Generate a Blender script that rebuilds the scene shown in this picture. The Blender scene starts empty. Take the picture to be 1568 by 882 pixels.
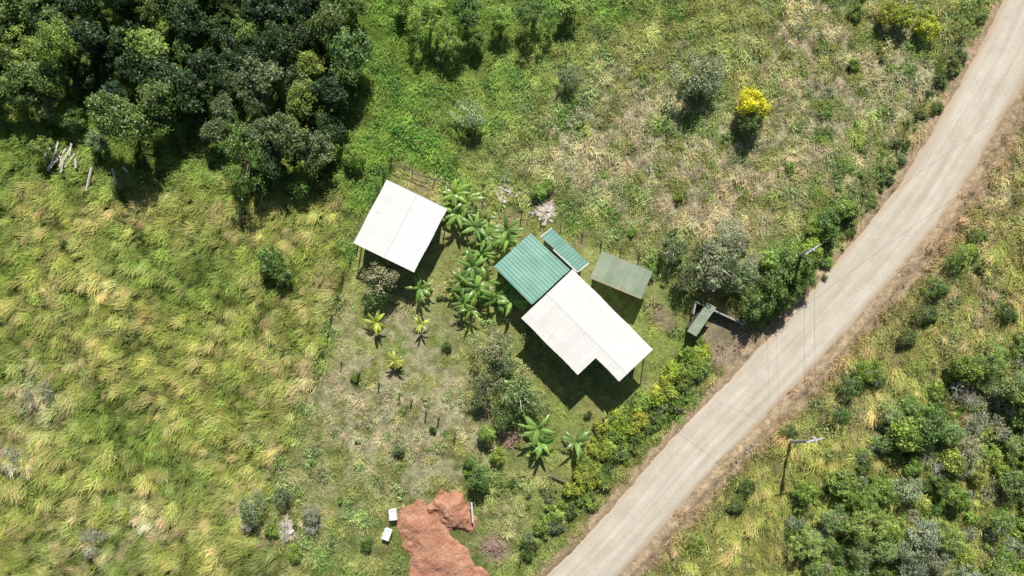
import bpy, math, random
import numpy as np
from mathutils import Vector
random.seed(4); RNG=np.random.RandomState(7)
S=0.08; H=90.0
sc=bpy.context.scene
COL=sc.collection
def P(px,py,h=0.0):
    k=(H-h)/H*S
    return Vector(((px-784)*k,(441-py)*k,h))
# ---------------- noise
_T={}
def vn(x,y,seed):
    if seed not in _T: _T[seed]=np.random.RandomState(seed).rand(256,256)
    T=_T[seed]; xi=np.floor(x).astype(int); yi=np.floor(y).astype(int)
    fx=x-xi; fy=y-yi; fx=fx*fx*(3-2*fx); fy=fy*fy*(3-2*fy)
    a=T[xi%256,yi%256]; b=T[(xi+1)%256,yi%256]; c=T[xi%256,(yi+1)%256]; d=T[(xi+1)%256,(yi+1)%256]
    return (a*(1-fx)+b*fx)*(1-fy)+(c*(1-fx)+d*fx)*fy
def fbm(x,y,scale,seed,o=4):
    t=0;a=1;n=0
    for i in range(o):
        f=2**i/scale
        t=t+a*vn(x*f+i*17.3,y*f+i*9.1,seed+i); n+=a; a*=.55
    return t/n
def sst(a,b,x):
    t=np.clip((x-a)/(b-a),0,1); return t*t*(3-2*t)
def inpoly(px,py,poly):
    r=np.zeros(np.shape(px),bool); n=len(poly); j=n-1
    for i in range(n):
        xi,yi=poly[i]; xj,yj=poly[j]
        c=((yi>py)!=(yj>py))&(px<(xj-xi)*(py-yi)/((yj-yi)+1e-9)+xi)
        r^=c; j=i
    return r
# ---------------- road centreline
cl=[(560,1180),(700,1060),(800,970),(890,882),(955,815),(1054,702),(1153,600),(1242,505),(1335,400),(1412,303),(1475,203),(1545,80),(1605,-50),(1680,-200)]
def catmull(pts,n=8):
    out=[]
    p=[np.array(q,float) for q in pts]; p=[2*p[0]-p[1]]+p+[2*p[-1]-p[-2]]
    for i in range(1,len(p)-2):
        for k in range(n):
            t=k/n
            out.append(.5*((2*p[i])+(-p[i-1]+p[i+1])*t+(2*p[i-1]-5*p[i]+4*p[i+1]-p[i+2])*t*t+(-p[i-1]+3*p[i]-3*p[i+1]+p[i+2])*t**3))
    out.append(p[-2]); return np.array(out)
CL=catmull(cl)
CLm=np.stack([(CL[:,0]-784)*S,(441-CL[:,1])*S],1)
def roadhalf(y): # metres, y world
    return 3.0+np.clip((y+35)/70,0,1)*0.45
def road_sd(x,y):
    x=np.asarray(x,float); y=np.asarray(y,float)
    best=np.full(x.shape,1e9); sg=np.ones(x.shape)
    for i in range(len(CLm)-1):
        a=CLm[i]; b=CLm[i+1]; d=b-a; L=d@d
        t=np.clip(((x-a[0])*d[0]+(y-a[1])*d[1])/L,0,1)
        dx=x-(a[0]+t*d[0]); dy=y-(a[1]+t*d[1]); q=np.hypot(dx,dy)
        m=q<best; best=np.where(m,q,best); sg=np.where(m,np.sign(dy*d[0]-dx*d[1]),sg)
    return best*-sg   # + right of road
def terrain(x,y,sd=None):
    x=np.asarray(x,float); y=np.asarray(y,float)
    if sd is None: sd=road_sd(x,y)
    a=np.abs(sd); hw=roadhalf(y)
    k=sst(hw,hw+5,a)
    far=np.clip(np.hypot(x,y)-90,0,400)
    z=k*(0.7*(fbm(x+500,y+500,14,3,2)-.5)+.25*(fbm(x+500,y+500,2.2,9,2)-.5))
    z=z+.06*(fbm(x+500,y+500,.9,31,2)-.5)*sst(hw-.9,hw+.2,a)
    z=z+np.exp(-((sd-hw-1.0)/.45)**2)*.65*(fbm(x+500,y+500,1.3,77,3))
    z=z+np.exp(-((-sd-hw-.5)/.35)**2)*.28*(fbm(x+500,y+500,1.4,78,3))
    z=z+far*.02*(fbm(x+900,y+900,80,55,2)-.3)
    return z-.03
def tz(px,py):
    p=P(px,py); return float(terrain(np.array([p.x]),np.array([p.y]))[0])
# ---------------- colour field (albedo)
GARDEN=[(600,245),(870,345),(1010,415),(1150,490),(1085,560),(880,765),(800,745),(760,720),(690,650),(600,600),(497,537),(527,432)]
DRY=[(1010,260,80,.9),(1330,85,80,.8),(960,170,60,.6),(610,640,70,1.0),(690,665,40,1.1),(520,600,40,.7),(640,520,50,.45),(560,500,30,.4),(470,780,60,.45),(150,840,45,.5),(1100,330,45,.8),(1230,60,60,.5),(1380,180,40,.4),(900,230,40,.5),(60,610,35,.6),(10,700,30,.6),(650,720,30,.7),(230,800,30,.4),(1170,260,60,.5),(860,180,40,.4),(1400,120,40,.5),(790,270,40,.5),(790,800,40,.4),(1250,200,60,.4),(1300,250,40,.4),(1480,450,40,.5),(1560,300,50,.6),(1480,640,40,.6),(1300,620,30,.4)]
DIRT=[(1112,520,34,1.1),(1020,490,22,.7),(780,670,16,1.0),(650,290,16,.5),(735,310,20,.5),(760,840,22,.9),(1085,440,22,.5),(1420,60,14,.3),(890,370,14,.7),(740,490,20,.35)]
def lerp(a,b,w): return a*(1-w[:,None])+np.array(b)*w[:,None]
def colfield(x,y,sd):
    px=x/S+784; py=441-y/S
    jx=px+40*(fbm(px+3000,py+3000,40,101,3)-.5); jy=py+40*(fbm(px+3000,py+3000,40,111,3)-.5)
    nA=fbm(px+3000,py+3000,110,121,3); nB=fbm(px+3000,py+3000,28,131,3); nC=fbm(px+3000,py+3000,9,141,2)
    N=len(px)
    c=np.tile(np.array([.36,.42,.14]),(N,1))
    c=lerp(c,(.27,.42,.09),sst(.4,.62,nA*.6+nB*.4))
    c=lerp(c,(.26,.42,.09),sst(1000,560,jx)*sst(330,60,jy))
    dry=np.zeros(N)
    for (a,b,r,w) in DRY: dry+=w*np.exp(-((px-a)**2+(py-b)**2)/(2*r*r))
    dirt=np.zeros(N)
    for (a,b,r,w) in DIRT: dirt+=w*np.exp(-((px-a)**2+(py-b)**2)/(2*r*r))
    xb=np.interp(jy,[-100,300,432,537,640,760,1000],[540,532,522,492,455,400,500])
    wL=sst(8,-8,jx-xb)
    cl_=np.tile(np.array([.36,.42,.12]),(N,1))
    cl_=lerp(cl_,(.50,.50,.21),sst(.42,.68,nB)*.8)
    cl_=lerp(cl_,(.23,.34,.08),sst(.48,.66,1-nA)*.7)
    cl_=lerp(cl_,(.25,.38,.09),sst(330,260,jy)*.7)
    c=c*(1-wL[:,None])+cl_*wL[:,None]
    g=inpoly(jx,jy,GARDEN).astype(float)
    cg=np.tile(np.array([.48,.52,.20]),(N,1)); cg=lerp(cg,(.62,.56,.31),sst(.5,.75,nB)*.7); cg=lerp(cg,(.37,.48,.13),sst(.5,.7,1-nA)*.7)
    c=c*(1-g[:,None])+cg*g[:,None]
    lowc=((px>430)&(px<900)&(py>540)&(g<.5)).astype(float)*(1-wL)
    c=c*(1-lowc[:,None])+lerp(cg,(.36,.47,.13),sst(.42,.56,nB))*lowc[:,None]
    wR=sst(0,2,sd)
    cr=np.tile(np.array([.40,.44,.14]),(N,1)); cr=lerp(cr,(.54,.48,.24),sst(.36,.60,nB)*(.35+.6*sst(650,350,py))); cr=lerp(cr,(.50,.44,.22),sst(9,3.5,sd)*.7)
    c=c*(1-wR[:,None])+cr*wR[:,None]
    d=np.clip(dry*sst(.36,.60,nB*.5+nC*.5)*1.5,0,1)
    c=lerp(c,(.62,.55,.40),d*.85)
    dd=sst(.35,.75,dirt*(.5+nB))
    hw=roadhalf(y)
    a=np.abs(sd)
    ver=sst(hw+np.where(sd>0,3.5,1.9)+3.2*(nC-.5),hw+np.where(sd>0,1.7,.7),a)
    c=lerp(c,(.44,.345,.25),dd)
    c=lerp(c,(.54,.405,.27),ver)
    c=c*(.70+.60*nC)[:,None]
    return c,dict(wL=wL,g=g,dry=d,dirt=np.maximum(dd,ver),low=lowc,wR=wR,nA=nA,nB=nB,nC=nC,px=px,py=py)
# ---------------- mesh helpers
def mk_mesh(name,v,f,mats=(),mi=None,fattr=None,smooth=False):
    me=bpy.data.meshes.new(name)
    me.from_pydata([tuple(q) for q in v] if not isinstance(v,np.ndarray) else v.tolist(),[],f if isinstance(f,list) else f.tolist())
    for m in mats: me.materials.append(m)
    if mi is not None: me.polygons.foreach_set('material_index',np.asarray(mi,dtype=np.int32))
    for k,a in (fattr or {}).items():
        a=np.asarray(a,dtype=np.float32)
        if a.ndim==1:
            at=me.attributes.new(k,'FLOAT','POINT'); at.data.foreach_set('value',a)
        else:
            if a.shape[1]==3: a=np.concatenate([a,np.ones((len(a),1),np.float32)],1)
            at=me.attributes.new(k,'FLOAT_COLOR','POINT'); at.data.foreach_set('color',a.ravel())
    if smooth: me.polygons.foreach_set('use_smooth',np.ones(len(me.polygons),dtype=bool))
    me.update(); return me
def add(name,me,parent=None,loc=(0,0,0),rot=(0,0,0),scale=(1,1,1),color=None):
    o=bpy.data.objects.new(name,me); COL.objects.link(o)
    o.location=loc; o.rotation_euler=rot; o.scale=scale
    if parent: o.parent=parent
    if color: o.color=(*color,1)
    return o
def empty(name):
    o=bpy.data.objects.new(name,None); COL.objects.link(o); return o
class B:  # geometry accumulator
    def __init__(s): s.v=[];s.f=[];s.m=[];s.sh=[]
    def addg(s,v,f,m=0,sh=1.0):
        o=len(s.v); s.v+= [tuple(q) for q in v]; s.f+=[tuple(i+o for i in q) for q in f]; s.m+=[m]*len(f); s.sh+=[sh]*len(v)
    def tube(s,pts,rad,n=6,m=0,sh=1.0):
        pts=[Vector(p) for p in pts]; V=[];F=[]
        for i,p in enumerate(pts):
            d=(pts[min(i+1,len(pts)-1)]-pts[max(i-1,0)]).normalized()
            a=d.orthogonal().normalized(); b=d.cross(a)
            for k in range(n):
                t=2*math.pi*k/n; V.append(p+(a*math.cos(t)+b*math.sin(t))*rad[i])
        for i in range(len(pts)-1):
            for k in range(n):
                F.append((i*n+k,i*n+(k+1)%n,(i+1)*n+(k+1)%n,(i+1)*n+k))
        F.append(tuple(range(n))[::-1]); F.append(tuple((len(pts)-1)*n+k for k in range(n)))
        s.addg(V,F,m,sh)
    def box(s,c,sx,sy,sz,rz=0,m=0,rx=0):
        V=[]
        for dz in(-.5,.5):
            for dx,dy in((-.5,-.5),(.5,-.5),(.5,.5),(-.5,.5)):
                x,y,z=dx*sx,dy*sy,dz*sz
                y,z=y*math.cos(rx)-z*math.sin(rx),y*math.sin(rx)+z*math.cos(rx)
                V.append((c[0]+x*math.cos(rz)-y*math.sin(rz),c[1]+x*math.sin(rz)+y*math.cos(rz),c[2]+z))
        s.addg(V,[(3,2,1,0),(4,5,6,7),(0,1,5,4),(1,2,6,5),(2,3,7,6),(3,0,4,7)],m)
    def mesh(s,name,mats): return mk_mesh(name,s.v,s.f,mats,s.m,{'shade':s.sh})
# ---------------- materials
def newmat(name):
    m=bpy.data.materials.new(name); m.use_nodes=True; nt=m.node_tree; nt.nodes.clear(); return m,nt
def N_(nt,t,**k):
    n=nt.nodes.new(t)
    for a,b in k.items(): setattr(n,a,b)
    return n
def mixc(nt,mode,fac,a,b):
    n=N_(nt,'ShaderNodeMix',data_type='RGBA',blend_type=mode)
    for s,v in ((n.inputs[0],fac),(n.inputs[6],a),(n.inputs[7],b)):
        if hasattr(v,'links'): nt.links.new(v,s)
        elif isinstance(v,(tuple,list)): s.default_value=(*v,1) if len(v)==3 else v
        else: s.default_value=v
    return n.outputs[2]
def mth(nt,op,a,b=0.0,c=None):
    n=N_(nt,'ShaderNodeMath',operation=op)
    for i,v in enumerate((a,b) if c is None else (a,b,c)):
        if hasattr(v,'links'): nt.links.new(v,n.inputs[i])
        else: n.inputs[i].default_value=v
    return n.outputs[0]
def ramp(nt,fac,a,b,lo=(0,0,0,1),hi=(1,1,1,1)):
    n=N_(nt,'ShaderNodeValToRGB'); e=n.color_ramp.elements
    e[0].position=a; e[1].position=b; e[0].color=lo; e[1].color=hi; nt.links.new(fac,n.inputs[0]); return n.outputs[0]
def noise(nt,vec,scale,detail=4,rough=.6):
    n=N_(nt,'ShaderNodeTexNoise'); n.inputs['Scale'].default_value=scale; n.inputs['Detail'].default_value=detail; n.inputs['Roughness'].default_value=rough
    if vec is not None: nt.links.new(vec,n.inputs['Vector'])
    return n.outputs['Fac']
def finish(nt,col,rough=.9,spec=.2,bump=None,bs=.3,bd=.05,metal=0):
    p=N_(nt,'ShaderNodeBsdfPrincipled'); o=N_(nt,'ShaderNodeOutputMaterial')
    if hasattr(col,'links'): nt.links.new(col,p.inputs['Base Color'])
    else: p.inputs['Base Color'].default_value=(*col,1)
    p.inputs['Roughness'].default_value=rough; p.inputs['Specular IOR Level'].default_value=spec; p.inputs['Metallic'].default_value=metal
    if bump is not None:
        b=N_(nt,'ShaderNodeBump'); b.inputs['Strength'].default_value=bs; b.inputs['Distance'].default_value=bd
        nt.links.new(bump,b.inputs['Height']); nt.links.new(b.outputs[0],p.inputs['Normal'])
    nt.links.new(p.outputs[0],o.inputs[0]); return p
def pos(nt): return N_(nt,'ShaderNodeNewGeometry').outputs['Position']
def leafmat(name,inst,rough=.5,spec=.4,trans=.28,tip=None):
    m,nt=newmat(name)
    if inst: c=N_(nt,'ShaderNodeAttribute',attribute_type='INSTANCER',attribute_name='tint').outputs['Color']
    else: c=N_(nt,'ShaderNodeObjectInfo').outputs['Color']
    sh=N_(nt,'ShaderNodeAttribute',attribute_name='shade').outputs['Fac']
    comb=N_(nt,'ShaderNodeCombineColor')
    for i in range(3): nt.links.new(sh,comb.inputs[i])
    c=mixc(nt,'MULTIPLY',1.0,c,comb.outputs[0])
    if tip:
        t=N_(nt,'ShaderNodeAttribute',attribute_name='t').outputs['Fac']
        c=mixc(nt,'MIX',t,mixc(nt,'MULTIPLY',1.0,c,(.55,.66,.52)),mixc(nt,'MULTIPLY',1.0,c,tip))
        p=N_(nt,'ShaderNodeBsdfDiffuse'); nt.links.new(c,p.inputs['Color'])
    else:
        p=N_(nt,'ShaderNodeBsdfPrincipled'); nt.links.new(c,p.inputs['Base Color'])
        p.inputs['Roughness'].default_value=rough; p.inputs['Specular IOR Level'].default_value=spec
    tr=N_(nt,'ShaderNodeBsdfTranslucent'); nt.links.new(mixc(nt,'MULTIPLY',1.0,c,(1.2,1.25,.7)),tr.inputs[0])
    mx=N_(nt,'ShaderNodeMixShader'); mx.inputs[0].default_value=trans
    nt.links.new(p.outputs[0],mx.inputs[1]); nt.links.new(tr.outputs[0],mx.inputs[2])
    o=N_(nt,'ShaderNodeOutputMaterial'); nt.links.new(mx.outputs[0],o.inputs[0]); return m
M_leaf=leafmat('leaf',False,.45,.5,.24); M_leafI=leafmat('leaf_scatter',True,.5,.45,.24)
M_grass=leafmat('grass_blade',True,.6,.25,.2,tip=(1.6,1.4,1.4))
M_ban=leafmat('banana_leaf',False,.36,.55,.28)
def simple(name,col,rough=.85,spec=.25,sc_=6,var=.35,bs=.3):
    m,nt=newmat(name); n=noise(nt,pos(nt),sc_)
    c=mixc(nt,'MIX',ramp(nt,n,.3,.7),tuple(x*(1-var) for x in col),tuple(min(1,x*(1+var)) for x in col))
    finish(nt,c,rough,spec,n,bs,.03); return m
M_bark=simple('bark',(.16,.13,.10)); M_twig=simple('twig',(.60,.57,.50),sc_=3)
M_wood=simple('weathered_wood',(.17,.145,.115)); M_plank=simple('pale_planks',(.6,.56,.5)); M_conc=simple('concrete',(.46,.45,.42))
M_wall=simple('painted_wall',(.55,.58,.50),sc_=2,var=.15); M_dark=simple('dark_glass',(.03,.035,.04),rough=.2,spec=.5)
M_white=simple('white_plastic',(.85,.85,.83),rough=.5,var=.06); M_frame=simple('white_frame',(.85,.85,.82),var=.08)
M_pole=simple('pole_concrete',(.50,.48,.45)); M_ins=simple('porcelain',(.8,.8,.8),rough=.3); M_wire=simple('wire_metal',(.08,.08,.08))
M_rub=simple('rubble',(.62,.54,.47),sc_=2,var=.4); M_door=simple('door_paint',(.12,.25,.2))
M_brown=simple('dead_leaves',(.36,.24,.19),sc_=3,var=.4)
# ground
m,nt=newmat('ground'); M_ground=m
p_=pos(nt); a=N_(nt,'ShaderNodeAttribute',attribute_name='gcol').outputs['Color']
n1=noise(nt,p_,2.2,6,.7); n2=noise(nt,p_,11,4,.7)
c=mixc(nt,'MULTIPLY',1.0,a,ramp(nt,n1,.3,.72,(.50,.52,.48,1),(1.38,1.35,1.3,1)))
c=mixc(nt,'MULTIPLY',1.0,c,ramp(nt,n2,.3,.7,(.58,.58,.58,1),(1.3,1.3,1.3,1)))
finish(nt,c,.95,.1,mth(nt,'ADD',n1,n2),.8,.12)
# road
m,nt=newmat('road_gravel'); M_road=m
uv=N_(nt,'ShaderNodeUVMap').outputs[0]; sep=N_(nt,'ShaderNodeSeparateXYZ'); nt.links.new(uv,sep.inputs[0])
across=sep.outputs[0]; along=sep.outputs[1]
cmb=N_(nt,'ShaderNodeCombineXYZ'); nt.links.new(mth(nt,'MULTIPLY',across,.9),cmb.inputs[0]); nt.links.new(mth(nt,'MULTIPLY',along,.035),cmb.inputs[1])
st=noise(nt,cmb.outputs[0],1.6,3,.5); fine=noise(nt,pos(nt),5,6,.75); big=noise(nt,pos(nt),.35,4,.6)
c=mixc(nt,'MIX',ramp(nt,st,.32,.68),(.61,.54,.43),(.77,.70,.585))
c=mixc(nt,'MULTIPLY',1.0,c,ramp(nt,fine,.3,.7,(.84,.83,.82,1),(1.08,1.08,1.08,1)))
c=mixc(nt,'MULTIPLY',1.0,c,ramp(nt,big,.35,.65,(.90,.895,.88,1),(1.05,1.05,1.05,1)))
ab=mth(nt,'ABSOLUTE',across)
edge=mth(nt,'ADD',ab,mth(nt,'MULTIPLY',mth(nt,'SUBTRACT',big,.5),2.2)); edge=mth(nt,'ADD',edge,mth(nt,'MULTIPLY',mth(nt,'SUBTRACT',fine,.5),1.2))
c=mixc(nt,'MIX',ramp(nt,mth(nt,'DIVIDE',edge,4.0),.60,.88),c,(.55,.41,.28))
finish(nt,c,.95,.1,fine,.45,.06)
# roofs
def roofmat(name,ca,cb,rust,rustamt,sheetvar=.12,rough=.5,lap=.3):
    m,nt=newmat(name); uv=N_(nt,'ShaderNodeUVMap').outputs[0]
    sp=N_(nt,'ShaderNodeSeparateXYZ'); nt.links.new(uv,sp.inputs[0])
    cb_=N_(nt,'ShaderNodeCombineXYZ'); nt.links.new(mth(nt,'MULTIPLY',sp.outputs[0],2.5),cb_.inputs[0]); nt.links.new(mth(nt,'MULTIPLY',sp.outputs[1],.35),cb_.inputs[1])
    st=noise(nt,cb_.outputs[0],1.3,6,.7); bg=noise(nt,uv,.5,4,.6)
    c=mixc(nt,'MIX',ramp(nt,bg,.35,.68),ca,cb)
    wn=N_(nt,'ShaderNodeTexWhiteNoise',noise_dimensions='2D')
    c2=N_(nt,'ShaderNodeCombineXYZ'); nt.links.new(mth(nt,'FLOOR',mth(nt,'DIVIDE',sp.outputs[0],.81)),c2.inputs[0]); nt.links.new(mth(nt,'FLOOR',mth(nt,'DIVIDE',sp.outputs[1],3.1)),c2.inputs[1])
    nt.links.new(c2.outputs[0],wn.inputs['Vector'])
    c=mixc(nt,'MULTIPLY',1.0,c,ramp(nt,wn.outputs[0],0,1,(1-sheetvar,)*3+(1,),(1,1,1,1)))
    fr=mth(nt,'FRACT',mth(nt,'DIVIDE',sp.outputs[0],.81)); fr2=mth(nt,'FRACT',mth(nt,'DIVIDE',sp.outputs[1],3.1))
    sm=mth(nt,'MAXIMUM',mth(nt,'LESS_THAN',fr,.05),mth(nt,'LESS_THAN',fr2,.02))
    c=mixc(nt,'MULTIPLY',mth(nt,'MULTIPLY',sm,lap),c,(.5,.47,.42))
    rs=ramp(nt,mth(nt,'ADD',mth(nt,'MULTIPLY',st,.6),mth(nt,'MULTIPLY',bg,.4)),.60-rustamt,.72-rustamt)
    c=mixc(nt,'MIX',mth(nt,'MULTIPLY',rs,.6),c,rust)
    finish(nt,c,rough,.4,None); return m
M_rw=roofmat('white_roof_sheet',(.87,.84,.77),(.95,.94,.90),(.60,.51,.38),.055,.07,.5,.22)
M_rw2=roofmat('white_roof_sheet_clean',(.91,.90,.88),(.95,.95,.94),(.7,.64,.55),.0,.04,.5,.22)
M_rg=roofmat('green_roof_sheet',(.235,.46,.36),(.31,.55,.44),(.45,.56,.46),.03,.15)
M_ro=roofmat('olive_roof_sheet',(.33,.41,.27),(.45,.52,.38),(.38,.22,.16),.07,.15)
# red earth
m,nt=newmat('red_earth'); n1=noise(nt,pos(nt),.7,7,.68); n2=noise(nt,pos(nt),7,5,.7); M_red=m
c=mixc(nt,'MIX',ramp(nt,n1,.32,.68),(.42,.175,.10),(.68,.385,.26)); c=mixc(nt,'MULTIPLY',1.0,c,ramp(nt,n2,.3,.7,(.72,.70,.69,1),(1.14,1.14,1.14,1)))
finish(nt,c,.95,.1,mth(nt,'ADD',n1,n2),.7,.12)
# ---------------- ground sheet
def axis(lo,hi,st,far):
    f=np.arange(lo,hi+1e-6,st); g=[];d=st;x=hi
    while x<far: d*=1.35; x+=d; g.append(x)
    g2=[];d=st;x=lo
    while x>-far: d*=1.35; x-=d; g2.append(x)
    return np.array(g2[::-1]+list(f)+g)
xs=axis(-70,70,.33,900); ys=axis(-44,44,.33,900)
GX,GY=np.meshgrid(xs,ys); gx=GX.ravel(); gy=GY.ravel()
sd=road_sd(gx,gy); gz=terrain(gx,gy,sd)
gz-=.12*(np.abs(sd)<roadhalf(gy)-.5)
gc,info=colfield(gx,gy,sd)
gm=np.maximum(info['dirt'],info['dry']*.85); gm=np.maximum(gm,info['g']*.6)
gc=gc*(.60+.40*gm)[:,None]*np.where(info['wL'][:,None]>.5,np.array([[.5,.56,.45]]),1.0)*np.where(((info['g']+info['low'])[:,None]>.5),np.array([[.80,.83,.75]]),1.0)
nx,ny=len(xs),len(ys); idx=np.arange(nx*ny).reshape(ny,nx)
F=np.stack([idx[:-1,:-1],idx[:-1,1:],idx[1:,1:],idx[1:,:-1]],-1).reshape(-1,4)
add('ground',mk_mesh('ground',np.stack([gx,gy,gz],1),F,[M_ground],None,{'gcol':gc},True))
# ---------------- road
def build_road():
    D=catmull(cl,40); X=(D[:,0]-784)*S; Y=(441-D[:,1])*S
    V=[];UV=[];L=0; off=[-1.12,-1.03,-.9,-.6,-.3,0,.3,.6,.9,1.03,1.12]; zz=[-.2,-.03,.02,.05,.03,.06,.03,.05,.02,-.03,-.2]
    for i in range(len(D)):
        j0=max(i-1,0);j1=min(i+1,len(D)-1); t=Vector((X[j1]-X[j0],Y[j1]-Y[j0])).normalized(); n=Vector((t.y,-t.x))
        if i: L+=math.hypot(X[i]-X[i-1],Y[i]-Y[i-1])
        hw=float(roadhalf(Y[i]))
        for o,z in zip(off,zz):
            w=hw*o
            if abs(o)>.8: w+=.9*(float(fbm(np.array([L+1000.]),np.array([50.+o*9]),1.8,201,3)[0])-.5)
            V.append((X[i]+n.x*w,Y[i]+n.y*w,z)); UV.append((w,L))
    k=len(off); F=[(i*k+j,(i)*k+j+1,(i+1)*k+j+1,(i+1)*k+j) for i in range(len(D)-1) for j in range(k-1)]
    me=mk_mesh('road',V,F,[M_road],smooth=True); u=me.uv_layers.new(name='UVMap')
    for l in me.loops: u.data[l.index].uv=UV[l.vertex_index]
    add('dirt_road',me)
build_road()
# ---------------- red dirt
def build_mound():
    x0,x1,y0,y1=585,800,735,960
    xs=np.arange(x0,x1,1.1); ys=np.arange(y0,y1,1.1); A,Bm=np.meshgrid(xs,ys); px=A.ravel();py=Bm.ravel()
    jx=px+16*(fbm(px,py,20,301,4)-.5)*2; jy=py+16*(fbm(px,py,20,311,4)-.5)*2
    def el(cx,cy,a,b,r):
        c,s=math.cos(r),math.sin(r); u=((jx-cx)*c+(jy-cy)*s)/a; v=(-(jx-cx)*s+(jy-cy)*c)/b; return 1-(u*u+v*v)
    e1=el(695,785,42,28,.75)*1.15; e2=el(655,828,72,38,1.0)*.7; e3=el(700,868,56,30,.75)*.6; e4=el(650,910,40,60,0)*.5
    K=7.0; h=np.log(np.exp(K*e1)+np.exp(K*e2)+np.exp(K*e3)+np.exp(K*e4))/K-.08
    # cut trench along the lower right side
    t=np.clip(((px-700)*60+(py-812)*60)/(60*60*2),0,1); dx=px-(700+60*t); dy=py-(812+60*t)
    h=h-.55*np.exp(-(dx*dx+dy*dy)/(2*4.5**2))
    h=np.minimum(h,1.0)+.16*(fbm(px,py,12,321,4)-.5)
    X=(px-784)*S; Y=(441-py)*S
    z=terrain(X,Y)+np.clip(h,-.5,2)*1.05-.02+.10*(fbm(px,py,3,331,3)-.5)
    nx=len(xs);ny=len(ys); idx=np.arange(nx*ny).reshape(ny,nx)
    F=np.stack([idx[1:,:-1],idx[1:,1:],idx[:-1,1:],idx[:-1,:-1]],-1).reshape(-1,4)
    keep=(h[F]>-.3).any(1)
    add('red_dirt_mound',mk_mesh('mound',np.stack([X,Y,z],1),F[keep],[M_red],smooth=True))
build_mound()
MOUND=[(618,780),(640,765),(665,752),(700,750),(728,775),(730,815),(760,860),(765,940),(610,940),(612,860),(622,830)]
# ---------------- scatter (instanced)
def geo_group(name,coll):
    ng=bpy.data.node_groups.new(name,'GeometryNodeTree')
    ng.interface.new_socket('Geometry',in_out='INPUT',socket_type='NodeSocketGeometry'); ng.interface.new_socket('Geometry',in_out='OUTPUT',socket_type='NodeSocketGeometry')
    n=ng.nodes; l=ng.links
    gi=n.new('NodeGroupInput'); go=n.new('NodeGroupOutput'); ip=n.new('GeometryNodeInstanceOnPoints'); ci=n.new('GeometryNodeCollectionInfo')
    ci.inputs['Collection'].default_value=coll; ci.inputs['Separate Children'].default_value=True; ci.inputs['Reset Children'].default_value=True
    def na(nm,t):
        a=n.new('GeometryNodeInputNamedAttribute'); a.data_type=t; a.inputs['Name'].default_value=nm
        return [o for o in a.outputs if o.enabled and o.name=='Attribute'][0]
    e=n.new('FunctionNodeEulerToRotation')
    l.new(gi.outputs[0],ip.inputs['Points']); l.new(ci.outputs[0],ip.inputs['Instance']); ip.inputs['Pick Instance'].default_value=True
    l.new(na('idx','INT'),ip.inputs['Instance Index']); l.new(na('rot','FLOAT_VECTOR'),e.inputs[0]); l.new(e.outputs[0],ip.inputs['Rotation'])
    l.new(na('scl','FLOAT'),ip.inputs['Scale']); l.new(ip.outputs[0],go.inputs[0]); return ng
def scatter(name,protos,pts,rot,scl,idx,tint):
    n=len(pts); coll=bpy.data.collections.new(name+'_parts')
    for i,me in enumerate(protos): coll.objects.link(bpy.data.objects.new('%s_part_%02d'%(name,i),me))
    me=bpy.data.meshes.new(name); me.vertices.add(n); me.vertices.foreach_set('co',np.asarray(pts,np.float32).ravel())
    me.attributes.new('rot','FLOAT_VECTOR','POINT').data.foreach_set('vector',np.asarray(rot,np.float32).ravel())
    me.attributes.new('scl','FLOAT','POINT').data.foreach_set('value',np.asarray(scl,np.float32))
    me.attributes.new('idx','INT','POINT').data.foreach_set('value',np.asarray(idx,np.int32))
    t=np.concatenate([np.clip(np.asarray(tint),0,.85),np.ones((n,1))],1).astype(np.float32)
    me.attributes.new('tint','FLOAT_COLOR','POINT').data.foreach_set('color',t.ravel())
    o=add(name,me); md=o.modifiers.new('scatter','NODES'); md.node_group=geo_group(name,coll); return o
def tuft(seed,n,length,spread,bend,width,dirsd,segs=3,pit0=1.5):
    r=np.random.RandomState(seed); V=[];F=[];T=[];SH=[]
    for i in range(n):
        a=r.normal(0,dirsd) if dirsd<3 else r.rand()*6.283
        L=length*r.uniform(.6,1.15); bx=r.normal(0,spread); by=r.normal(0,spread)
        pit=r.uniform(pit0-.35,pit0); x=bx;y=by;z=-.05; w=width*r.uniform(.7,1.3); s=r.uniform(.7,1.25); o=len(V)
        for k in range(segs+1):
            t=k/segs; ww=w*(1-t*.8); V+=[(x-math.sin(a)*ww,y+math.cos(a)*ww,z),(x+math.sin(a)*ww,y-math.cos(a)*ww,z)]
            T+=[t,t]; SH+=[s,s]; st=L/segs; x+=math.cos(a)*math.cos(pit)*st; y+=math.sin(a)*math.cos(pit)*st; z+=math.sin(pit)*st
            pit-=bend*r.uniform(.7,1.2)/segs
        for k in range(segs): F.append((o+2*k,o+2*k+1,o+2*k+3,o+2*k+2))
    return mk_mesh('tuft',V,F,[M_grass],None,{'t':T,'shade':SH})
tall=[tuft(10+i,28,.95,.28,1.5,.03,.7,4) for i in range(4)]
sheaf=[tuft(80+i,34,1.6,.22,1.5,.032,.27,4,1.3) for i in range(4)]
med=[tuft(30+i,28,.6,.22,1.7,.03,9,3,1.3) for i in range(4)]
short=[tuft(50+i,24,.26,.22,1.3,.02,9,2,1.1) for i in range(3)]
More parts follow.
